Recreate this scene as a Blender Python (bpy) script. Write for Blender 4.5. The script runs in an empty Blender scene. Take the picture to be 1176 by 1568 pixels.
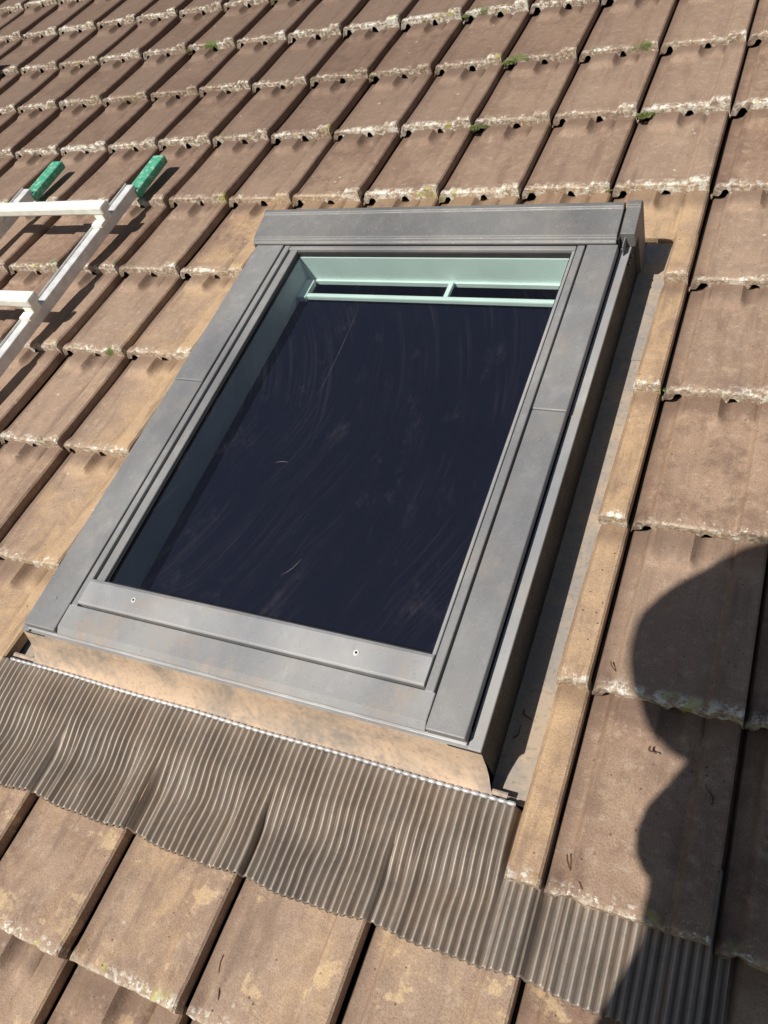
import bpy, bmesh, math, random
import numpy as np
from mathutils import Matrix, Vector
random.seed(4); rng=np.random.default_rng(7)
scene=bpy.context.scene
PITCH=math.radians(39); ROOFZ=5.0
R=Matrix.Translation((0,0,ROOFZ))@Matrix.Rotation(PITCH,4,'X')
G=0.2835; W=0.2045

# ---------------------------------------------------------------- helpers
def link(o,parent=None):
    scene.collection.objects.link(o)
    if parent is not None: o.parent=parent
    return o
def empty(name,mat=None):
    o=bpy.data.objects.new(name,None); link(o)
    o.empty_display_size=.1
    if mat is not None: o.matrix_world=mat
    return o
def mesh_obj(name,verts,faces,mat,parent=None,smooth=False,mw=None):
    me=bpy.data.meshes.new(name); me.from_pydata([tuple(v) for v in verts],[],faces); me.update()
    if mat: me.materials.append(mat)
    o=bpy.data.objects.new(name,me); link(o,parent)
    if mw is not None: o.matrix_world=mw
    if smooth:
        me.polygons.foreach_set('use_smooth',[True]*len(me.polygons)); me.set_sharp_from_angle(angle=math.radians(40))
    return o
def bevel(o,w=.0015,seg=2):
    m=o.modifiers.new('bev','BEVEL'); m.width=w; m.segments=seg; m.limit_method='ANGLE'; m.angle_limit=math.radians(35)
    return o
def box(name,u0,u1,v0,v1,w0,w1,mat,parent,b=.0015):
    vs=[(u0,v0,w0),(u1,v0,w0),(u1,v1,w0),(u0,v1,w0),(u0,v0,w1),(u1,v0,w1),(u1,v1,w1),(u0,v1,w1)]
    fs=[(3,2,1,0),(4,5,6,7),(0,1,5,4),(1,2,6,5),(2,3,7,6),(3,0,4,7)]
    o=mesh_obj(name,vs,fs,mat,parent)
    if b: bevel(o,b)
    return o
def prism(name,prof,u0,u1,mat,parent,b=.0012,closed=True):
    """profile of (v,w) swept along u"""
    n=len(prof)
    vs=[(u0,p[0],p[1]) for p in prof]+[(u1,p[0],p[1]) for p in prof]
    fs=[(i,(i+1)%n,n+(i+1)%n,n+i) for i in range(n if closed else n-1)]
    if closed: fs+= [tuple(range(n))[::-1], tuple(range(n,2*n))]
    o=mesh_obj(name,vs,fs,mat,parent)
    bm=bmesh.new(); bm.from_mesh(o.data); bmesh.ops.recalc_face_normals(bm,faces=bm.faces); bm.to_mesh(o.data); bm.free()
    if b: bevel(o,b)
    return o

class NT:
    def __init__(s,name):
        s.m=bpy.data.materials.new(name); s.m.use_nodes=True; s.t=s.m.node_tree; s.t.nodes.clear()
        s.out=s.n('ShaderNodeOutputMaterial'); s.tc=s.n('ShaderNodeTexCoord')
    def n(s,ty,**k):
        x=s.t.nodes.new(ty)
        for a,b in k.items(): setattr(x,a,b)
        return x
    def l(s,a,b): s.t.links.new(a,b)
    def setin(s,sock,v):
        if isinstance(v,bpy.types.NodeSocket): s.l(v,sock)
        elif isinstance(v,(tuple,list)) and len(v)==3 and sock.type=='RGBA': sock.default_value=(*v,1)
        else: sock.default_value=v
    def math(s,op,a,b=0.0,c=None,clamp=False):
        x=s.n('ShaderNodeMath',operation=op,use_clamp=clamp); s.setin(x.inputs[0],a); s.setin(x.inputs[1],b)
        if c is not None: s.setin(x.inputs[2],c)
        return x.outputs[0]
    def noise(s,scale,detail=4,rough=.55,vec=None,dist=0.0,color=False):
        x=s.n('ShaderNodeTexNoise'); x.inputs['Scale'].default_value=scale; x.inputs['Detail'].default_value=detail
        x.inputs['Roughness'].default_value=rough; x.inputs['Distortion'].default_value=dist
        s.l(vec if vec is not None else s.tc.outputs['Object'],x.inputs['Vector'])
        return x.outputs['Color' if color else 'Fac']
    def ramp(s,f,a,b,v0=0.0,v1=1.0):
        x=s.n('ShaderNodeMapRange',interpolation_type='SMOOTHSTEP'); s.setin(x.inputs[0],f)
        x.inputs[1].default_value=a; x.inputs[2].default_value=b; x.inputs[3].default_value=v0; x.inputs[4].default_value=v1
        return x.outputs[0]
    def mix(s,f,a,b,bt='MIX'):
        x=s.n('ShaderNodeMix',data_type='RGBA',blend_type=bt); s.setin(x.inputs[0],f); s.setin(x.inputs[6],a); s.setin(x.inputs[7],b)
        return x.outputs[2]
    def map(s,scale=(1,1,1),rot=(0,0,0),loc=(0,0,0)):
        x=s.n('ShaderNodeMapping'); x.inputs['Scale'].default_value=scale; x.inputs['Rotation'].default_value=rot; x.inputs['Location'].default_value=loc
        s.l(s.tc.outputs['Object'],x.inputs['Vector']); return x.outputs[0]
    def attr(s,name):
        x=s.n('ShaderNodeAttribute',attribute_name=name); return x.outputs['Fac']
    def bump(s,h,dist=.001,strength=1.0):
        x=s.n('ShaderNodeBump'); x.inputs['Strength'].default_value=strength; x.inputs['Distance'].default_value=dist
        s.l(h,x.inputs['Height']); return x.outputs[0]
    def principled(s,col,rough=.5,metal=0.0,spec=.5,normal=None):
        p=s.n('ShaderNodeBsdfPrincipled'); s.setin(p.inputs['Base Color'],col); s.setin(p.inputs['Roughness'],rough)
        s.setin(p.inputs['Metallic'],metal); s.setin(p.inputs['Specular IOR Level'],spec)
        if normal is not None: s.l(normal,p.inputs['Normal'])
        s.l(p.outputs[0],s.out.inputs[0]); return p

def plain(name,col,rough=.6,metal=0.0,nscale=30,var=.15,bumpd=.0004,spec=.4):
    t=NT(name); f=t.noise(nscale,3)
    c=t.mix(t.ramp(f,.3,.7),tuple(x*(1-var) for x in col),tuple(min(1,x*(1+var)) for x in col))
    t.principled(c,rough,metal,spec,t.bump(t.noise(nscale*12,2),bumpd,.5)); return t.m

# ---------------------------------------------------------------- materials
def mat_tile():
    t=NT('concrete_tile')
    rnd=t.attr('trand'); tt=t.attr('tt'); dust=t.attr('dust'); patch=t.attr('patch'); up=t.attr('upslope'); ts=t.attr('ts')
    big=t.noise(5,3); mid=t.noise(22,5,.68); fine=t.noise(420,2,.7)
    c=t.mix(t.ramp(big,.3,.7),(.285,.182,.130),(.415,.288,.206))
    c=t.mix(t.math('MULTIPLY',t.ramp(mid,.42,.66),.72),c,(.205,.130,.096))
    c=t.mix(t.ramp(rnd,0,1,0,.60),c,(.420,.305,.228))
    c=t.mix(t.ramp(t.noise(60,4,.7),.5,.70,0,.50),c,(.52,.41,.315))
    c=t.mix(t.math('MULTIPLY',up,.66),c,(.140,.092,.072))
    dn=t.noise(11,5,.72,dist=.4)
    dm=t.math('MULTIPLY',t.ramp(t.math('ADD',dust,t.math('MULTIPLY',t.math('SUBTRACT',dn,.5),1.9)),.32,1.05),.75,clamp=True)
    c=t.mix(dm,c,(.62,.43,.255))
    pn=t.noise(11,5,.66,vec=t.map((1,1.2,1),loc=(3.1,1.7,0)))
    pm=t.math('MULTIPLY',t.ramp(pn,.57,.62),t.math('MULTIPLY',patch,.62))
    c=t.mix(pm,c,(.68,.50,.30))
    c=t.mix(t.ramp(fine,.35,.72,0,.65),c,t.mix(1.0,c,(.60,.56,.53),'MULTIPLY'))
    ln=t.noise(120,4,.7)
    edge=t.ramp(tt,.010,.002)
    lm=t.math('MULTIPLY',t.math('MULTIPLY',edge,t.ramp(ln,.38,.56)),.7)
    c=t.mix(lm,c,(.56,.47,.37))
    edge2=t.ramp(tt,.024,.004)
    lz=t.noise(75,4,.75,vec=t.map(loc=(7,2,1)))
    ln2=t.ramp(t.math('ADD',lz,t.math('MULTIPLY',t.noise(4,1,.5,vec=t.map(loc=(3,2,1))),.35)),.69,.77)
    c=t.mix(t.math('MULTIPLY',t.math('MULTIPLY',edge2,ln2),.9),c,(.76,.74,.67))
    gz=t.noise(16,2,vec=t.map(loc=(1,9,4)))
    c=t.mix(t.math('MULTIPLY',t.math('MULTIPLY',edge2,t.ramp(gz,.64,.69)),.75),c,(.44,.40,.11))
    c=t.mix(t.math('MULTIPLY',t.math('MULTIPLY',t.ramp(tt,.03,.004),t.ramp(t.math('ADD',t.noise(9,2,vec=t.map(loc=(4,1,7))),t.math('MULTIPLY',ln,.2)),.75,.78)),.9),c,(.10,.15,.035))
    vor=t.n('ShaderNodeTexVoronoi'); vor.inputs['Scale'].default_value=22; t.l(t.tc.outputs['Object'],vor.inputs['Vector'])
    sp=t.math('MULTIPLY',t.ramp(vor.outputs['Distance'],.10,.05),t.ramp(big,.50,.6))
    c=t.mix(t.math('MULTIPLY',sp,.7),c,(.66,.58,.50))
    vor2=t.n('ShaderNodeTexVoronoi'); vor2.inputs['Scale'].default_value=60; t.l(t.map(loc=(2,3,1)),vor2.inputs['Vector'])
    c=t.mix(t.math('MULTIPLY',t.ramp(vor2.outputs['Distance'],.13,.06),t.ramp(pn,.46,.56)),c,(.13,.08,.06))
    st=t.noise(34,4,.65,vec=t.map((1,.14,1)))
    c=t.mix(t.ramp(st,.50,.72,0,.55),c,(.180,.120,.093))
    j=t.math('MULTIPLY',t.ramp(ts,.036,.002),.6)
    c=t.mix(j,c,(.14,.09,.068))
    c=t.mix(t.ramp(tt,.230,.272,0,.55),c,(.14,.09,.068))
    h=t.math('ADD',t.math('MULTIPLY',fine,.6),t.math('MULTIPLY',mid,1.2))
    h=t.math('ADD',h,t.math('MULTIPLY',lm,.9))
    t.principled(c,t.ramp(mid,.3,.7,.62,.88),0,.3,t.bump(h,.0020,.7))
    return t.m
def mat_clad(name,base=.20,dust=.25,metal=.2,rough=.52,streak=.3):
    t=NT(name)
    s1=t.noise(3.5,3,.5,vec=t.map((1.4,.8,1),loc=(0,3,0))); s2=t.noise(22,6,.75,vec=t.map((1.0,.7,1))); s3=t.noise(330,2,.7)
    c=t.mix(t.ramp(s1,.35,.65),(base*.87,base*.88,base*.94),(base*1.24,base*1.23,base*1.25))
    c=t.mix(t.math('MULTIPLY',t.ramp(s2,.48,.80),t.ramp(s1,.38,.62,.15,streak+.25)),c,(base*1.9,base*1.86,base*1.83))
    dm=t.math('MULTIPLY',t.ramp(t.noise(6,6,.78,vec=t.map(loc=(2,7,0)),dist=.3),.47,.74),dust)
    c=t.mix(dm,c,(.40,.30,.22))
    c=t.mix(t.ramp(s3,.61,.69,0,.40),c,(.5,.44,.36))
    c=t.mix(t.ramp(t.noise(90,3,.7),.60,.74,0,.3),c,(base*.5,base*.48,base*.48))
    t.principled(c,t.ramp(s2,.3,.75,rough-.05,rough+.2),metal,.4,t.bump(t.math('ADD',s2,t.math('MULTIPLY',s3,.4)),.0003,.4))
    return t.m
def mat_dusty():
    t=NT('dusty_curb_sheet')
    a=t.noise(8,5,.75,dist=.4); b=t.noise(120,3,.7); st=t.noise(30,3,.7,vec=t.map((1,.1,.1)))
    c=t.mix(t.ramp(a,.34,.60),(.30,.255,.22),(.58,.43,.315))
    c=t.mix(t.ramp(st,.5,.75,0,.4),c,(.62,.50,.40)); c=t.mix(t.ramp(b,.48,.72,0,.45),c,(.24,.18,.14))
    t.principled(c,.8,.0,.25,t.bump(b,.0006,.6)); return t.m
def mat_gutter():
    t=NT('gutter_flashing')
    a=t.noise(10,5,.75); b=t.noise(140,3,.7)
    c=t.mix(t.ramp(a,.38,.62),(.29,.265,.245),(.42,.33,.25)); c=t.mix(t.ramp(b,.5,.7,0,.5),c,(.20,.15,.115))
    t.principled(c,.75,.0,.3,t.bump(b,.0006,.6)); return t.m
def mat_lead():
    t=NT('pleated_lead')
    a=t.noise(7,5,.75,dist=.3); b=t.noise(110,4,.7); s=t.noise(25,4,.65,vec=t.map((1,.35,1)))
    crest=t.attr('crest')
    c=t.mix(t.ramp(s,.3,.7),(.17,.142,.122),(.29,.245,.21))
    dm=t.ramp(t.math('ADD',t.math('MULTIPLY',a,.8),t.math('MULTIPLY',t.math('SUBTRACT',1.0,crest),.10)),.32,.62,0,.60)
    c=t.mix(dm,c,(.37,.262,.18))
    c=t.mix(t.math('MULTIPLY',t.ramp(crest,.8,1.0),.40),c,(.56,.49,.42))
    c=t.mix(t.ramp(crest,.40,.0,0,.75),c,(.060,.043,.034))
    c=t.mix(t.ramp(b,.5,.75,0,.45),c,(.14,.11,.085))
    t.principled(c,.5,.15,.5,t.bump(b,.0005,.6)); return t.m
def mat_glass():
    t=NT('window_glass')
    fr=t.n('ShaderNodeFresnel'); fr.inputs['IOR'].default_value=1.5
    f=t.math('MULTIPLY',fr.outputs[0],1.7,clamp=True)
    tr=t.n('ShaderNodeBsdfTransparent'); tr.inputs[0].default_value=(.79,.90,.87,1)
    gl=t.n('ShaderNodeBsdfGlossy'); gl.inputs['Roughness'].default_value=.02; gl.inputs[0].default_value=(.92,.88,1,1)
    m1=t.n('ShaderNodeMixShader'); t.l(f,m1.inputs[0]); t.l(tr.outputs[0],m1.inputs[1]); t.l(gl.outputs[0],m1.inputs[2])
    def arcs(cu,cv,kr,ka,lo,hi):
        sx=t.n('ShaderNodeSeparateXYZ'); t.l(t.tc.outputs['Object'],sx.inputs[0])
        x=t.math('SUBTRACT',sx.outputs[0],cu); y=t.math('SUBTRACT',sx.outputs[1],cv)
        r=t.math('SQRT',t.math('ADD',t.math('MULTIPLY',x,x),t.math('MULTIPLY',y,y))); a=t.math('ARCTAN2',y,x)
        cb=t.n('ShaderNodeCombineXYZ'); t.l(t.math('MULTIPLY',r,kr),cb.inputs[0]); t.l(t.math('MULTIPLY',a,ka),cb.inputs[1])
        return t.ramp(t.noise(1.0,3,.6,vec=cb.outputs[0]),lo,hi)
    a1=arcs(-1.05,.42,150,1.4,.44,.80); a2=arcs(-.85,.55,190,1.3,.46,.82)
    p1=t.ramp(t.noise(4.5,3,.6,vec=t.map((1.6,.8,1),rot=(0,0,.35),loc=(.4,.2,0))),.40,.72)
    p2=t.ramp(t.noise(4.0,3,.6,vec=t.map((1.3,.9,1),loc=(2.4,1.2,0))),.42,.72)
    film=t.math('ADD',t.math('MULTIPLY',a1,t.math('MULTIPLY',p1,.030)),t.math('MULTIPLY',a2,t.math('MULTIPLY',p2,.024)))
    smz=t.math('MULTIPLY',t.ramp(t.noise(9,6,.78,vec=t.map((1.5,.8,1),rot=(0,0,.5))),.54,.84),.045)
    film=t.math('ADD',film,smz)
    dots=t.ramp(t.noise(380,1,.5),.76,.82,0,.04)
    film=t.math('ADD',t.math('ADD',film,dots),.006)
    df=t.n('ShaderNodeBsdfDiffuse'); df.inputs[0].default_value=(.56,.52,.56,1)
    m2=t.n('ShaderNodeMixShader'); t.l(film,m2.inputs[0]); t.l(m1.outputs[0],m2.inputs[1]); t.l(df.outputs[0],m2.inputs[2])
    t.l(m2.outputs[0],t.out.inputs[0]); return t.m

M_tile=mat_tile()
M_clad=mat_clad('grey_cladding',.215,.34); M_clad2=mat_clad('grey_frame',.23,.34); M_hood=mat_clad('grey_hood',.165,.15,.2,.5,.1)
M_bottom=mat_clad('bottom_cladding_grey',.26,.80,.12,.6,.4)
M_rail=mat_clad('sash_rail',.31,.50,.12,.55)
M_lightstrip=mat_clad('bright_trim',.40,.4,.3,.45)
M_side_shade=mat_clad('frame_side_shaded',.028,.04,.1,.6)  # frame grey darkened: the right wall's shade is put into the colour
M_flash=mat_gutter()
M_curb=mat_dusty(); M_lead=mat_lead(); M_glass=mat_glass()
M_black=plain('black_gasket',(.012,.012,.013),.6)
M_darkmetal=plain('dark_metal',(.030,.027,.026),.5,.2)
M_white=plain('white_painted_lining',(.84,.88,.87),.45,0,12,.04)
M_liner_shade=plain('shaded_white_lining',(.60,.62,.66),.5,0,12,.06)  # white lining greyed, shade of the left reveal put into its colour
M_blind=plain('navy_blind',(.0058,.0050,.0165),.9,0,60,.1,.0002,.1)
M_brown=plain('dark_timber',(.085,.045,.032),.7)
M_alu=plain('aluminium',(.70,.70,.70),.5,.2,40,.12)
M_rung=plain('rung_white',(.82,.82,.77),.45,0,40,.08)
M_green=NT('green_rubber')
_f=M_green.noise(70,4,.7); _c=M_green.mix(M_green.ramp(_f,.48,.66),(.06,.33,.21),(.36,.56,.44))
M_green.principled(_c,.6,0,.4,M_green.bump(_f,.0008,.6)); M_green=M_green.m

# ---------------------------------------------------------------- tiles
def sm(x,a,b):
    t=np.clip((x-a)/(b-a),0,1); return t*t*(3-2*t)
S=np.array([-.002,.0015,.004,.0065,.010,.014,.018,.0215,.025,.0275,.030,.0325,.036,.040,.046,.056,.072,.088,.098,.103,.107,.1115,.1155,.1195,.1235,.128,.133,.140,.148,.153,.157,.160,.163,.168,.176,.186,.194,.199,.2012,.2022,.2024])
def prof(s):
    h=np.zeros_like(s)
    h+= .0085*sm(s,.156,.165)
    h+= -.0035*np.exp(-((s-.152)/.006)**2)
    h+= .0035*np.exp(-((s-.037)/.005)**2)
    h-= .0105*(1-sm(s,.025,.034))
    h-= .016*(1-sm(s,.0015,.0050))
    h-= .003*sm(s,.199,.2022)
    return h
T=np.array([0,0,.0006,.0025,.006,.010,.016,.026,.040,.055,.08,.11,.14,.17,.195,.212,.220,.226,.232,.238,.246,.258,.268,.280,.2835,.295])
DROP=.024
def tile_surface(s,t,head=1.0):
    z=prof(s)
    z=z+ .0100*(1-sm(t,.012,.050-.9*np.clip(s,0,.03)))*(1-sm(s,.024,.034))*sm(s,.005,.012)
    pl=sm(t,.222,.236)*sm(s,.038,.046)*(1-sm(s,.099,.107))
    pl2=sm(t,.232,.246)*sm(s,.128,.135)*(1-sm(s,.153,.158))
    z=z+ (.0115*pl+.007*pl2)*head
    z=z- .005*sm(t,.215,.250)*(np.exp(-((s-.1165)/.007)**2))
    z=z+ .0018*np.exp(-((t-.018)/.012)**2)*sm(s,.03,.04)
    return z
V=[];F=[];A_r=[];A_s=[];A_t=[];A_d=[];A_p=[];A_u=[]
nv=0
def add_tile(u0,v0,smin=None,tmin=None,head=1.0):
    global nv
    s=S.copy()
    if smin is not None: s=np.concatenate([[smin,smin],S[S>smin+.001]])
    tl=T.copy()
    if tmin is not None: tl=np.concatenate([[tmin,tmin],T[T>tmin+.001]])
    ss,tg=np.meshgrid(s,tl)
    z=tile_surface(ss,tg,head)
    r=rng.random(4)
    ph=rng.random(3)*6.28
    wob=.0009*np.sin(ss*31+ph[0])*np.sin(tg*24+ph[1])
    q=1.0 if head>0 else .3
    z=z+wob+ ((r[0]-.5)*.006*(ss/W-.5)+(r[1]-.5)*.004)*q
    w=-.100 - DROP*tg/G + z
    tpos=tg.copy()
    if tmin is None:
        ed=.0007*np.sin(ss*120+ph[2])+.0005*np.sin(ss*330+ph[1]*2)+rng.normal(0,.00040,ss.shape[1])[None,:]
        chip=rng.random()*W; ed=ed+ (.004*np.exp(-((ss-chip)/.006)**2) if rng.random()<.35 else 0)
        k=np.exp(-tg/.004); tpos=tpos+ed*k
        zb=-.0265+.0*ss[0]
        n1,n2=.0078+.0026*rng.random(2)
        notch=np.maximum((.75+.3*rng.random())*np.exp(-((ss[0]-.027)/n1)**4),(.75+.3*rng.random())*np.exp(-((ss[0]-.1165)/n2)**4))
        zb=zb+.0175*notch
        w[0]=-.100+zb
        w[1]=-.100+z[1]-.0045
        w[0]=np.minimum(w[0],w[1]-.002)
        w[2]=w[2]-.0020; w[3]=w[3]-.0007
    else:
        w[0]=w[0]-.02
    if smin is not None: w[:,0]-=.02
    w[:, -1]-=.021
    u=u0+ss+(r[2]-.5)*.0035; v=v0+tpos+(r[3]-.5)*.006
    n=len(s); m=len(tl)
    V.append(np.stack([u.ravel(),v.ravel(),w.ravel()],1))
    idx=np.arange(n*m).reshape(m,n)+nv
    f=np.stack([idx[:-1,:-1].ravel(),idx[:-1,1:].ravel(),idx[1:,1:].ravel(),idx[1:,:-1].ravel()],1); F.append(f)
    nv+=n*m
    uu=u.ravel(); vv=v.ravel()
    du=np.maximum(np.maximum(-.93-uu,uu-.085),0); dv=np.maximum(np.maximum(-.24-vv,vv-1.26),0)
    dist=np.hypot(du*1.0,dv)
    dust=.58*np.exp(-(dist/.08)**1.2)+.36*np.exp(-(dist/.5)**2)
    dust*=np.where(uu>.124,.50,1.0)*np.where(vv>1.29,.35,1.0)
    dust=np.where((uu>0)&(uu<=.124),dust*.9,dust)
    dust=np.where(vv<-.13, np.maximum(dust*.6,.42),dust)
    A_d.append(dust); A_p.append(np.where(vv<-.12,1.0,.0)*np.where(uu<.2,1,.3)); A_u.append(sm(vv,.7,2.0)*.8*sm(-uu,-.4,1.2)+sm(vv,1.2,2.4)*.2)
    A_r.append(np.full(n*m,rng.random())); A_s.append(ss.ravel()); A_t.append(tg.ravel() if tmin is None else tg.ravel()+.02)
c_lo,c_hi=-23,9
rows=range(-6,12)
for n in rows:
    v0=.150+G*n
    for k in range(c_lo,c_hi):
        u0=.120+W*k
        if -5<=k<=-1 and -1<=n<=3:
            if n==3:
                add_tile(u0,v0,None,.128)
            if k==-1:
                if n==3:
                    tl_save=T
                    T=np.concatenate([T[T<.125],[.1278]]); add_tile(u0,v0,.158); T=tl_save
                else: add_tile(u0,v0,.156)
            continue
        add_tile(u0,v0,head=0.0 if (n==-2 and -7<=k<=1) else 1.0)
Vn=np.concatenate(V); Fn=np.concatenate(F)
me=bpy.data.meshes.new('roof_tiles')
me.vertices.add(len(Vn)); me.vertices.foreach_set('co',Vn.astype('f').ravel())
me.loops.add(Fn.size); me.loops.foreach_set('vertex_index',Fn.astype('i').ravel())
me.polygons.add(len(Fn)); me.polygons.foreach_set('loop_start',np.arange(0,Fn.size,4,dtype='i'))
try: me.polygons.foreach_set('loop_total',np.full(len(Fn),4,dtype='i'))
except Exception: pass
me.update(calc_edges=True); me.validate()
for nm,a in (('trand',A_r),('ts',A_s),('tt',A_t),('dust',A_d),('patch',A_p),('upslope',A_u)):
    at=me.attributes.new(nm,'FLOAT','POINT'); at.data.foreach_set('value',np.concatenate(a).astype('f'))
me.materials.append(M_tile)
me.polygons.foreach_set('use_smooth',np.ones(len(me.polygons),dtype=bool)); me.set_sharp_from_angle(angle=math.radians(38))
house=empty('brick_house',R)
tiles=bpy.data.objects.new('roof_tiles',me); link(tiles,house)

uL,uR=.120+W*c_lo,.120+W*c_hi; vB,vT=.150-6*G,.150+12*G
DW=-.165
def deck(nm,a,b,c,d): return box(nm,a,b,c,d,DW-.02,DW,M_brown,house,0)
deck('deck_left',uL,-.84,vB,vT); deck('deck_right',.05,uR,vB,vT); deck('deck_below',-.84,.05,vB,-.06); deck('deck_above',-.84,.05,1.12,vT)
Ri=Matrix.Rotation(-PITCH,4,'X')
def wbox(name,x0,x1,y0,y1,z0,z1,mat,parent=house):
    vs=[(x,y,z) for z in (z0,z1) for x,y in ((x0,y0),(x1,y0),(x1,y1),(x0,y1))]
    vs=[Ri@Vector(v) for v in vs]
    fs=[(3,2,1,0),(4,5,6,7),(0,1,5,4),(1,2,6,5),(2,3,7,6),(3,0,4,7)]
    return mesh_obj(name,vs,fs,mat,parent)
tb=NT('brick_wall_mat'); br=tb.n('ShaderNodeTexBrick'); br.inputs['Scale'].default_value=4
br.inputs['Color1'].default_value=(.33,.13,.08,1); br.inputs['Color2'].default_value=(.25,.10,.065,1); br.inputs['Mortar'].default_value=(.4,.37,.33,1)
tb.l(tb.map(rot=(math.radians(90),0,0)),br.inputs['Vector']); tb.principled(br.outputs[0],.85)
M_brick=tb.m
cy,sy=math.cos(PITCH),math.sin(PITCH)
eY,eZ=vB*cy,vB*sy; rY,rZ=vT*cy,vT*sy
wbox('walls',uL+.25,uR-.25,eY+.45,2*rY-eY-.45,-ROOFZ,eZ+.05,M_brick)
gx0,gx1=uL+.02,uR-.02
vs=[Ri@Vector(p) for p in [(gx0+.25,eY+.45,eZ+.06),(gx0+.25,2*rY-eY-.45,eZ+.06),(gx0+.25,rY,rZ-.3),(gx1-.25,eY+.45,eZ+.06),(gx1-.25,2*rY-eY-.45,eZ+.06),(gx1-.25,rY,rZ-.3)]]
mesh_obj('gable_walls',vs,[(0,1,2),(5,4,3)],M_brick,house)
vs=[Ri@Vector(p) for p in [(uL,rY,rZ-.16),(uR,rY,rZ-.16),(uR,2*rY-eY,eZ-.16),(uL,2*rY-eY,eZ-.16)]]
mesh_obj('back_slope',vs,[(0,1,2,3)],plain('back_tile',(.2,.12,.09),.8),house)
rv=[];rf=[]
for i in range(int((uR-uL)/.33)):
    a=uL+i*.33; b=a+.36; base=len(rv)
    for x,rr in ((a,.125),(b,.110)):
        for j in range(13):
            th=math.pi*j/12; p=Ri@Vector((x,rY+rr*math.cos(th)*1.1,rZ-.16+rr*math.sin(th)+.02)); rv.append(p)
    rf+=[(base+j,base+j+1,base+14+j,base+13+j) for j in range(12)]
mesh_obj('ridge_caps',rv,rf,plain('ridge_tile',(.2,.12,.09),.8),house,True)
wbox('eaves_gutter',uL,uR,eY-.13,eY-.01,eZ-.16,eZ-.10,plain('zinc',(.35,.36,.37),.5,.5))

# ---------------------------------------------------------------- roof window
win=empty('skylight_window',R)
P=win
box('side_cladding_right_lower',-.0570,0,0,.562,-.016,0,M_clad,P,.002)
box('side_cladding_right_upper',-.0572,.0004,.5625,.9705,-.016,.0014,M_clad,P,.002)
box('side_cladding_left_lower',-.800,-.7300,0,.562,-.016,0,M_clad,P,.002)
box('side_cladding_left_upper',-.8004,-.7298,.5625,.9705,-.016,.0014,M_clad,P,.002)
box('frame_ledge_right',.0010,.0200,-.006,1.066,-.024,-.0185,M_rail,P,.0015)
box('frame_side_right',-.030,.0190,-.005,1.066,-.130,-.0242,M_side_shade,P,.0008)
box('frame_ledge_left',-.816,-.7990,-.006,1.066,-.024,-.0185,M_clad2,P,.0015)
box('frame_side_left',-.815,-.770,-.005,1.066,-.130,-.0242,M_side_shade,P,.0008)
box('gap_shade_right',-.0857,-.030,.10,.97,-.0188,-.0165,M_darkmetal,P,0)  # dark plates added on four sides as painted shade in the cladding gaps
box('gap_shade_left',-.770,-.6874,.10,.97,-.0188,-.0165,M_darkmetal,P,0)
box('gap_shade_bottom',-.770,-.030,.004,.0998,-.0188,-.0165,M_darkmetal,P,0)
box('gap_shade_top',-.770,-.030,.9702,1.05,-.095,-.0165,M_darkmetal,P,0)
box('sash_strip_left_outer',-.7255,-.7120,.050,.9695,-.016,.0008,M_clad2,P,.002)
box('sash_strip_left_inner',-.7088,-.6905,.104,.9690,-.016,-.0035,M_clad2,P,.0018)
box('gasket_left',-.6908,-.6870,.106,.957,-.016,-.0085,M_black,P,0)
box('sash_strip_right_outer',-.0748,-.0608,.050,.9695,-.016,.0008,M_clad2,P,.002)
box('sash_strip_right_inner',-.0835,-.0778,.104,.9690,-.016,-.0040,M_rail,P,.0015)
box('gasket_right',-.0860,-.0832,.106,.957,-.016,-.0085,M_black,P,0)
prism('bottom_cladding',[(0,-.013),(-.0015,-.009),(.010,-.0010),(.052,.0002),(.052,-.015),(.003,-.0155)],-.7285,-.0585,M_bottom,P,.0015)
prism('sash_bottom_rail',[(.0560,-.015),(.0555,.0018),(.058,.0042),(.098,.0048),(.104,.0020),(.1055,-.011),(.104,-.015)],-.7115,-.0765,M_rail,P,.001)
box('gasket_bottom',-.688,-.0845,.1052,.1095,-.015,-.0075,M_black,P,0)
box('sash_top_strip',-.7115,-.0765,.9575,.9690,-.016,.0000,M_clad2,P,.0018)
box('gasket_top',-.690,-.0845,.9525,.9572,-.016,-.0070,M_darkmetal,P,0)
prism('front_lip',[(-.002,-.0190),(-.003,-.0165),(.02,-.0163),(.02,-.022),(0,-.022)],-.801,-.001,M_lightstrip,P,.0006)
prism('front_lip_drip',[(-.0035,-.0260),(-.0055,-.0235),(.018,-.0225),(.018,-.028)],-.803,.0165,M_clad2,P,.0006)
prism('top_hood',[(.9735,-.018),(.9735,.0015),(.9775,.0055),(.983,.0065),(.986,.0110),(1.050,.0200),(1.0535,.0245),(1.064,.0240),(1.070,.0180),(1.074,-.10),(1.00,-.10)],-.8125,-.0045,M_hood,P,.0013)
prism('hood_end_cap',[(.988,-.018),(.988,.0120),(1.052,.0215),(1.0545,.0262),(1.0665,.0255),(1.0735,.0180),(1.078,-.115),(1.03,-.115),(1.02,-.018)],.0005,.0270,M_hood,P,.0013)
prism('hood_gap_plate',[(.980,-.02),(.981,.004),(1.045,.012),(1.06,.012),(1.06,-.02)],-.0046,.0004,M_darkmetal,P,0)
box('hood_front_trim',-.806,-.0006,.9705,.9733,-.016,-.0006,M_black,P,0)
box('end_bracket',.0085,.0105,.962,.989,-.018,.0035,M_clad2,P,.0006)
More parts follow.
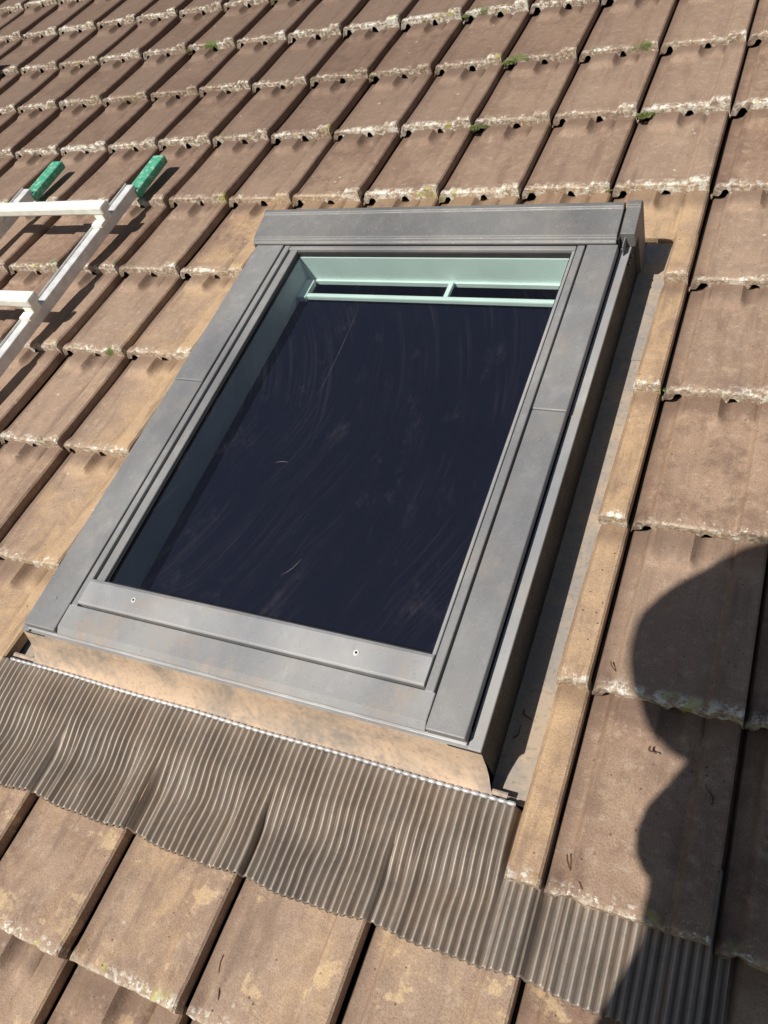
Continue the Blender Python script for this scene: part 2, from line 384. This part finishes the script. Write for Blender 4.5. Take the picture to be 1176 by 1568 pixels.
def disc(name,u,v,w,r,h,mat,parent=P,seg=20,axis='w'):
    bm=bmesh.new(); bmesh.ops.create_cone(bm,cap_ends=True,segments=seg,radius1=r,radius2=r*.85,depth=h)
    if axis=='u': bmesh.ops.rotate(bm,verts=bm.verts,matrix=Matrix.Rotation(math.pi/2,3,'Y'))
    bmesh.ops.translate(bm,verts=bm.verts,vec=(u,v,w)); m=bpy.data.meshes.new(name); bm.to_mesh(m); bm.free(); m.materials.append(mat)
    o=bpy.data.objects.new(name,m); link(o,parent); return o
for i,(u,v) in enumerate([(-.605,.082),(-.190,.080)]):
    disc('screw_washer_%d'%(i+1),u,v,.0050,.0048,.0012,M_alu); disc('screw_hole_%d'%(i+1),u,v,.0058,.0022,.0008,M_darkmetal)
for i,(u,v) in enumerate([(-.030,.50),(-.765,.055),(-.030,.64)]):
    disc('plastic_plug_%d'%(i+1),u,v,.0014 if v>.56 else .0002,.0042,.0014,M_clad2)
for i,(v,w) in enumerate([(.975,-.022),(.955,-.022)]):
    disc('side_bolt_%d'%(i+1),.0215,v,w-.008,.004,.004,M_darkmetal,axis='u')
box('lining_left',-.7300,-.6872,.100,.962,-.0870,-.0190,M_liner_shade,P,.0)
box('lining_right',-.0858,-.050,.100,.962,-.0870,-.0190,M_white,P,.0)
box('lining_top',-.6871,-.0859,.9500,.9699,-.0870,-.0168,M_white,P,.0)
box('lining_top_step',-.6871,-.0859,.9440,.9499,-.0870,-.0760,M_white,P,.001)
box('lining_bottom',-.6871,-.0859,.080,.1075,-.0870,-.0190,M_white,P,.0)
box('control_bar',-.665,-.100,.8880,.8990,-.0830,-.0700,M_white,P,.003)
box('control_bar_bracket',-.343,-.333,.8991,.9438,-.080,-.071,M_white,P,.001)
box('bar_end_left',-.6871,-.6651,.884,.940,-.085,-.070,M_white,P,.002)
box('bar_end_right',-.0999,-.0859,.884,.906,-.085,-.068,M_white,P,.002)
box('blackout_blind',-.6855,-.0875,.1080,.8860,-.0865,-.0845,M_blind,P,0)
box('room_back',-.80,.03,.0,1.1,-.62,-.60,M_brown,P,0)
for nm,a in (('shaft_left',(-.80,-.78,0,1.1)),('shaft_right',(.0,.02,0,1.1)),('shaft_bottom',(-.779,-.001,.0,.02)),('shaft_top',(-.779,-.001,1.06,1.08))):
    box(nm,*a,-.599,-.131,M_brown,P,0)
mesh_obj('glass_pane',[(-.6885,.107,-.0125),(-.0845,.107,-.0125),(-.0845,.9555,-.0125),(-.6885,.9555,-.0125)],[(0,1,2,3)],M_glass,P)
def scratch(name,p0,p1,bend,wd):
    p0=Vector(p0);p1=Vector(p1);d=(p1-p0);nn=Vector((-d.y,d.x)).normalized();vs=[];fs=[]
    for i in range(13):
        f=i/12; c=p0+d*f+nn*bend*math.sin(math.pi*f); h=wd*math.sin(math.pi*(.08+.84*f))
        vs+=[(c.x-nn.x*h,c.y-nn.y*h,-.0121),(c.x+nn.x*h,c.y+nn.y*h,-.0121)]
    fs=[(2*i,2*i+1,2*i+3,2*i+2) for i in range(12)]
    mesh_obj(name,vs,fs,plain(name+'_mat',(.22,.20,.20),.8),P)
scratch('scratch_1',(-.487,.400),(-.462,.404),.0015,.0004)
scratch('scratch_2',(-.375,.185),(-.352,.222),-.004,.0003)
scratch('scratch_3',(-.478,.800),(-.470,.560),.003,.00012)
cp=[(-.004,-.0285),(-.008,-.045),(-.012,-.062),(-.018,-.078),(-.026,-.090),(-.033,-.0985),(-.037,-.1005)]
vs=[];fs=[];nu=60
for i in range(nu+1):
    u=-.822+ (.0175+.822)*i/nu
    for j,(v,w) in enumerate(cp):
        amp=.0012*math.sin(u*19)*math.sin(j)
        vs.append((u-(0 if i!=0 else 0.012*j/6*1.0) + (.012*j/6 if i==nu else 0),v+amp,w))
k=len(cp)
for i in range(nu):
    for j in range(k-1): fs.append((i*k+j+1,(i+1)*k+j+1,(i+1)*k+j,i*k+j))
mesh_obj('curb_sheet',vs,fs,M_curb,P,True)
box('gutter_flashing_right_lower',.0195,.100,-.034,.80,-.1245,-.1225,M_flash,P,0)
box('gutter_flashing_right_upper',.0196,.100,.7995,1.125,-.1223,-.1205,M_flash,P,0)
box('gutter_flashing_left',-.930,-.8155,-.034,1.25,-.1345,-.1325,M_flash,P,0)
box('flashing_head',-.93,.10,1.0795,1.30,-.142,-.1400,M_flash,P,0)
def bead(name,v,w,r,u0,u1,mat,parent):
    vs=[];fs=[];n=int((u1-u0)/.0032);m=8
    for i in range(n+1):
        u=u0+(u1-u0)*i/n; rr=r*(1.0 if (i%4) else .55)
        for j in range(m):
            a=2*math.pi*j/m; vs.append((u,v+rr*math.cos(a)+.0006*math.sin(u*23),w+rr*math.sin(a)))
    for i in range(n):
        for j in range(m): fs.append((i*m+j,(i+1)*m+j,(i+1)*m+(j+1)%m,i*m+(j+1)%m))
    return mesh_obj(name,vs,fs,mat,parent,True)
bead('seam_bead',-.0400,-.0978,.0034,-.884,.064,M_lightstrip,P)
prism('seam_strip',[(-.0345,-.1005),(-.0345,-.0990),(-.0300,-.0975),(-.0270,-.0990)],-.884,.050,M_curb,P,0)

# ---------------------------------------------------------------- pleated apron
def apron():
    per=.0118; u0,u1=-1.02,.345; n=int((u1-u0)/per*10); m=56
    us=np.linspace(u0,u1,n+1)
    sl=(us-.120)%W
    fu=np.arange(-1.2,.6,.001); fb=prof(np.clip((fu-.120)%W,.006,.198))
    kern=np.hanning(23); kern/=kern.sum(); fb=np.maximum(np.convolve(fb,kern,'same'),fb*.6)
    base=np.interp(us,fu,fb)
    hump=.5-.5*np.cos(2*math.pi*(us-.120)/W)
    endv=-.237-.0045*hump+.002*np.sin(us*9+1)+.0014*np.sin(us*2*math.pi/per)+.0014*np.sin(us*61)
    vs=np.zeros((m+1,n+1,3)); cr=np.zeros((m+1,n+1))
    inn=1-sm(us,.060,.075)
    for j in range(m+1):
        f=j/m; v=-.040+(endv+.040)*f
        tile=-.100-DROP*(v+.417)/G
        wA=-.1005-.0035*sm(-v,.04,.13)
        wt=tile+.0062+base*.95
        bl=sm(-v,.10,.18)
        w=(np.maximum(wA*(1-bl)+wt*bl, tile+.0058+base*bl))*inn+(1-inn)*(tile+.0055+base*.95)
        kx=(((sl+.05)%W)/W-.5)
        drift=(.0020*np.sin(2*math.pi*kx)*np.exp(-((-v-.155)/.03)**2)+.0004*np.sin(us*23+v*50))*sm(-v,.05,.10)*inn
        amp=.0030*(.6+.4*sm(-v,.042,.070))*(1+.18*np.sin(us*71+v*9))
        ph=2*math.pi*us/per
        c=np.sin(ph)
        q=sl-.060-(-v-.12)*.35
        fold=.0020*np.exp(-(q/.016)**2)*sm(-v,.09,.14)*(1-sm(-v,.19,.235))
        q2=sl-.165-(-v-.12)*.15
        fold-=.0010*np.exp(-(q2/.010)**2)*sm(-v,.12,.16)
        q3=sl-.115+(-v-.15)*.6
        fold+=.0018*np.exp(-(q3/.010)**2)*sm(-v,.12,.16)*(1-sm(-v,.20,.235))
        w=w+amp*c*np.where(us>.07,.65,1)+fold*inn
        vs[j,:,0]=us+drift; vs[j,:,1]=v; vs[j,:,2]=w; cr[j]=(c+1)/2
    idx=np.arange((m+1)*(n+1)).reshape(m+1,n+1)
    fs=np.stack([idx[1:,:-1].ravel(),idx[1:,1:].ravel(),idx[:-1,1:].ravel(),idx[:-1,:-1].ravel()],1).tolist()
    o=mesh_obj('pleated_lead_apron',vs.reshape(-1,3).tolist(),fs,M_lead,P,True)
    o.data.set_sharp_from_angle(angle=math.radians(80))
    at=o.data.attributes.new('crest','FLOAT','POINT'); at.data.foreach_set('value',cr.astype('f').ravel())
    so=o.modifiers.new('thick','SOLIDIFY'); so.thickness=.0012; so.offset=-1
apron()

# dry twigs and leaf bits lying on the tiles
tv=[];tf=[]
def twig(p0,p1,r):
    p0=Vector(p0);p1=Vector(p1);d=(p1-p0);nn=d.cross(Vector((0,0,1))).normalized();b=len(tv);ns=6
    for i in range(ns+1):
        f=i/ns;c=p0+d*f+nn*.003*math.sin(f*5)+Vector((0,0,.001*math.sin(f*9)))
        for j in range(5):
            a=j*2*math.pi/5; tv.append(c+nn*math.cos(a)*r*(1-.5*f)+Vector((0,0,1))*math.sin(a)*r*(1-.5*f))
    for i in range(ns):
        for j in range(5): tf.append((b+i*5+j,b+i*5+(j+1)%5,b+(i+1)*5+(j+1)%5,b+(i+1)*5+j))
twig((.140,.195,-.106),(.166,.168,-.103),.0012); twig((.142,-.080,-.104),(.168,-.118,-.0985),.0014)
twig((-.262,-.335,-.106),(-.245,-.385,-.101),.0012); twig((.300,.03,-.104),(.292,.055,-.105),.001)
twig((.215,.085,-.1045),(.222,.075,-.1035),.002); twig((.035,.10,-.121),(.046,.085,-.121),.0015); twig((.03,.055,-.121),(.04,.075,-.121),.001)
mesh_obj('dry_twigs',tv,tf,plain('twig_brown',(.11,.055,.03),.85),None,False,R)

# moss cushions growing at the tile joints : many small blades
mv=[];mf=[]
def moss(u,v,w,r,n):
    for i in range(n):
        a=rng.random()*6.283; q=r*math.sqrt(rng.random()); x=u+q*math.cos(a)*1.3; y=v+q*math.sin(a)*.7; h=(.4+.6*rng.random())*r*.6*(1-.5*(q/r)**2)
        b=len(mv); z=w-.003; s=.0011+.001*rng.random(); la=rng.random()*6.283; lx,ly=math.cos(la)*.5*h,math.sin(la)*.5*h
        mv.extend([(x-s*math.sin(la),y+s*math.cos(la),z),(x+s*math.sin(la),y-s*math.cos(la),z),(x+lx+s,y+ly,z+h),(x+lx-s,y+ly+s,z+h*.9)]); mf.append((b,b+1,b+2,b+3))
for (u,v,r,n) in [(-.472,1.852,.015,240),(-.480,1.556,.012,200),(-.455,1.560,.008,90),(-.066,1.562,.014,220),(-.045,1.572,.008,90),(-.884,1.852,.009,90),(.345,1.562,.009,90),(.329,1.852,.010,120),(-.30,1.858,.007,60),(-1.71,2.13,.010,100),(.128,.725,.006,50),(-.685,2.135,.011,120),(.133,2.13,.010,100),(-.09,1.29,.006,50)]:
    moss(u,v-.002,-.108,r,n)
tm=NT('moss_mat'); tf_=tm.noise(160,2); tm.principled(tm.mix(tm.ramp(tf_,.3,.7),(.06,.095,.025),(.20,.23,.075)),.9,0,.2)
mesh_obj('moss',mv,mf,tm.m,None,False,R)

# ---------------------------------------------------------------- roof ladder
lad=empty('roof_ladder',R)
for nm,uc in (('right',-1.400),('left',-1.800)):
    box('stile_'+nm,uc-.013,uc+.013,-1.2,1.285,-.078,-.046,M_alu,lad,.003)
    box('stile_lip_'+nm,uc-.016,uc-.0135,-1.2,1.285,-.080,-.042,M_alu,lad,.0008)
    box('end_pad_'+nm,uc-.021,uc+.021,1.275,1.440,-.084,-.060,M_green,lad,.004)
for i in range(7):
    v=1.135-.352*i
    box('rung_%d'%(i+1),-1.828,-1.366,v-.018,v+.018,-.022,.004,M_rung,lad,.006)
    for nm,uc in (('r',-1.392),('l',-1.802)):
        box('rung_bracket_%s%d'%(nm,i+1),uc-.016,uc+.016,v-.016,v+.014,-.047,-.0215,M_rung,lad,.004)
        box('rung_foot_%s%d'%(nm,i+1),uc-.018,uc+.018,v-.040,v-.0165,-.0462,-.034,M_rung,lad,.003)
hk=empty('roof_hook',R)
prism('hook_plate',[(2.02,-.09),(2.02,-.075),(2.12,-.070),(2.16,-.055),(2.17,-.065),(2.12,-.09)],-2.80,-2.63,M_alu,hk,.003)

# ---------------------------------------------------------------- ground, light, camera
gm=NT('grass_mat'); gf=gm.noise(.8,6,.7); gc=gm.mix(gm.ramp(gf,.35,.65),(.05,.08,.025),(.09,.11,.045)); gm.principled(gc,.9,0,.2)
mesh_obj('ground',[(-400,-400,0),(400,-400,0),(400,400,0),(-400,400,0)],[(0,1,2,3)],gm.m)

D=Vector((.31,.42,-1.0)); Dw=(R.to_3x3()@D).normalized()
sun=bpy.data.lights.new('sun','SUN'); sun.energy=5.0; sun.angle=math.radians(.53); sun.color=(1,.95,.86)
so=bpy.data.objects.new('sun',sun); link(so); so.rotation_euler=Dw.to_track_quat('-Z','Y').to_euler(); so.location=(0,-5,12)
sd=-Dw; elev=math.asin(sd.z); az=math.atan2(sd.x,sd.y)
wd=bpy.data.worlds.new('World'); scene.world=wd; wd.use_nodes=True; nt=wd.node_tree
bg=nt.nodes['Background']; sky=nt.nodes.new('ShaderNodeTexSky'); sky.sky_type='NISHITA'; sky.sun_disc=False
sky.sun_elevation=elev; sky.sun_rotation=az; sky.altitude=200; sky.air_density=1.0; sky.dust_density=.6
nt.links.new(sky.outputs[0],bg.inputs[0]); bg.inputs[1].default_value=.055

# ---------------------------------------------------------------- photographer (stands behind the camera, casts the shadow)
def person():
    mc=plain('work_clothes',(.05,.06,.09),.9); ms=plain('skin',(.5,.3,.22),.6)
    root=empty('person',R)
    J={'pelvis':(.085,-.764,.70,.150),'waist':(.10,-.64,.86,.150),'chest':(.085,-.49,1.04,.175),'neckb':(.01,-.40,1.16,.135),'neck':(-.04,-.37,1.24,.105),
       'shL':(-.080,-.470,1.08,.066),'elL':(-.035,-.44,.84,.050),'wrL':(.18,-.44,.95,.032),
       'shR':(.27,-.50,1.08,.085),'elR':(.43,-.62,.90,.055),'wrR':(.37,-.41,.985,.032),
       'hipL':(.00,-.84,.60,.095),'knL':(-.01,-1.02,.28,.060),'anL':(.0,-1.36,-.03,.042),'toL':(-.01,-1.20,-.070,.035),
       'hipR':(.18,-.84,.60,.095),'knR':(.22,-1.00,.28,.060),'anR':(.22,-1.34,-.03,.042),'toR':(.23,-1.18,-.070,.035)}
    E=[('pelvis','waist'),('waist','chest'),('chest','neckb'),('neckb','neck'),('chest','shL'),('shL','elL'),('elL','wrL'),('chest','shR'),('shR','elR'),('elR','wrR'),
       ('pelvis','hipL'),('hipL','knL'),('knL','anL'),('anL','toL'),('pelvis','hipR'),('hipR','knR'),('knR','anR'),('anR','toR')]
    ks=list(J); m=bpy.data.meshes.new('body'); m.from_pydata([J[k][:3] for k in ks],[(ks.index(a),ks.index(b)) for a,b in E],[]); m.materials.append(mc)
    o=bpy.data.objects.new('body',m); link(o,root)
    sk=o.modifiers.new('skin','SKIN')
    if not m.skin_vertices:
        bm=bmesh.new(); bm.from_mesh(m); bm.verts.layers.skin.verify(); bm.to_mesh(m); bm.free()
    for i,k in enumerate(ks):
        r=J[k][3]; m.skin_vertices[0].data[i].radius=(r,r); m.skin_vertices[0].data[i].use_root=(k=='pelvis')
    sb=o.modifiers.new('sub','SUBSURF'); sb.levels=2; sb.render_levels=2
    def hand(nm,wr,palm,tips):
        pts=[wr,palm]; rad=[.026,.030]; ed=[(0,1)]
        for t3 in tips:
            mid=((Vector(palm)+Vector(t3))/2+Vector((0,0,.012))); pts+=[tuple(mid),t3]; rad+=[.010,.008]; ed+=[(1,len(pts)-2),(len(pts)-2,len(pts)-1)]
        hm=bpy.data.meshes.new(nm); hm.from_pydata(pts,ed,[]); hm.materials.append(ms); ho=bpy.data.objects.new(nm,hm); link(ho,root)
        ho.modifiers.new('skin','SKIN')
        if not hm.skin_vertices:
            b2=bmesh.new(); b2.from_mesh(hm); b2.verts.layers.skin.verify(); b2.to_mesh(hm); b2.free()
        for i,r in enumerate(rad): hm.skin_vertices[0].data[i].radius=(r,r); hm.skin_vertices[0].data[i].use_root=(i==0)
        s2=ho.modifiers.new('sub','SUBSURF'); s2.levels=1; s2.render_levels=1
    hand('hand_right',(.37,-.41,.985),(.385,-.385,1.035),[(.375,-.36,1.075),(.385,-.345,1.062),(.395,-.34,1.048),(.402,-.342,1.032),(.355,-.40,1.06)])
    hand('hand_left',(.18,-.44,.95),(.215,-.440,.985),[(.245,-.43,1.025),(.255,-.425,1.010),(.258,-.428,.995),(.256,-.435,.980),(.215,-.43,1.03)])
    Hc=Vector((-.125,-.335,1.33)); RM=Matrix.Translation(Hc)@Matrix.Rotation(-PITCH,4,'X')@Matrix.Rotation(-.5,4,'Z')
    bm=bmesh.new(); bmesh.ops.create_uvsphere(bm,u_segments=32,v_segments=24,radius=1)
    for v in bm.verts:
        x,y,z=v.co; s=1.0-.22*max(0,-z)
        nose=.02*math.exp(-((x/.18)**2+((z+.1)/.25)**2)) if y>0 else 0
        v.co=Vector((x*.080*s,y*.105*s+nose+.03,z*.122))
    bmesh.ops.transform(bm,matrix=RM,verts=bm.verts)
    m=bpy.data.meshes.new('head'); bm.to_mesh(m); bm.free(); m.materials.append(ms); h=bpy.data.objects.new('head',m); link(h,root)
    bm=bmesh.new(); bmesh.ops.create_uvsphere(bm,u_segments=32,v_segments=24,radius=1)  # unseen hood, invented to give the head's shadow its breadth
    for v in bm.verts:
        x,y,z=v.co; k=1+.05*math.sin(4*x+3*y)*math.cos(3*z)
        tp=1-.25*max(0,z)
        v.co=Vector((x*.140*k*tp,(y-.25)*.120*k*tp,z*.175*k+.005))
    bmesh.ops.transform(bm,matrix=RM,verts=bm.verts)
    m=bpy.data.meshes.new('shadow_hood'); bm.to_mesh(m); bm.free(); m.materials.append(mc); h=bpy.data.objects.new('shadow_hood',m); link(h,root)
person()

cd=bpy.data.cameras.new('camera'); cam=bpy.data.objects.new('camera',cd); link(cam)
cd.sensor_fit='VERTICAL'; cd.sensor_height=24; cd.lens=24*1264/1568; cd.clip_start=.01; cd.clip_end=2000
Uc=np.array([2733,406,-1264.]);Uc/=np.linalg.norm(Uc)
Vc=np.array([909,-2183,1264.]);Vc-=Uc*(Uc@Vc);Vc/=np.linalg.norm(Vc)
Nc=np.cross(Uc,Vc); A=np.stack([Uc,Vc,Nc])
ax=A[:,0]; ay=-A[:,1]; az_=-A[:,2]
Mc=Matrix(((ax[0],ay[0],az_[0],.3121),(ax[1],ay[1],az_[1],-.3009),(ax[2],ay[2],az_[2],1.03),(0,0,0,1)))
cam.matrix_world=R@Mc
scene.camera=cam
scene.view_settings.view_transform='Standard'; scene.view_settings.look='None'; scene.view_settings.exposure=0
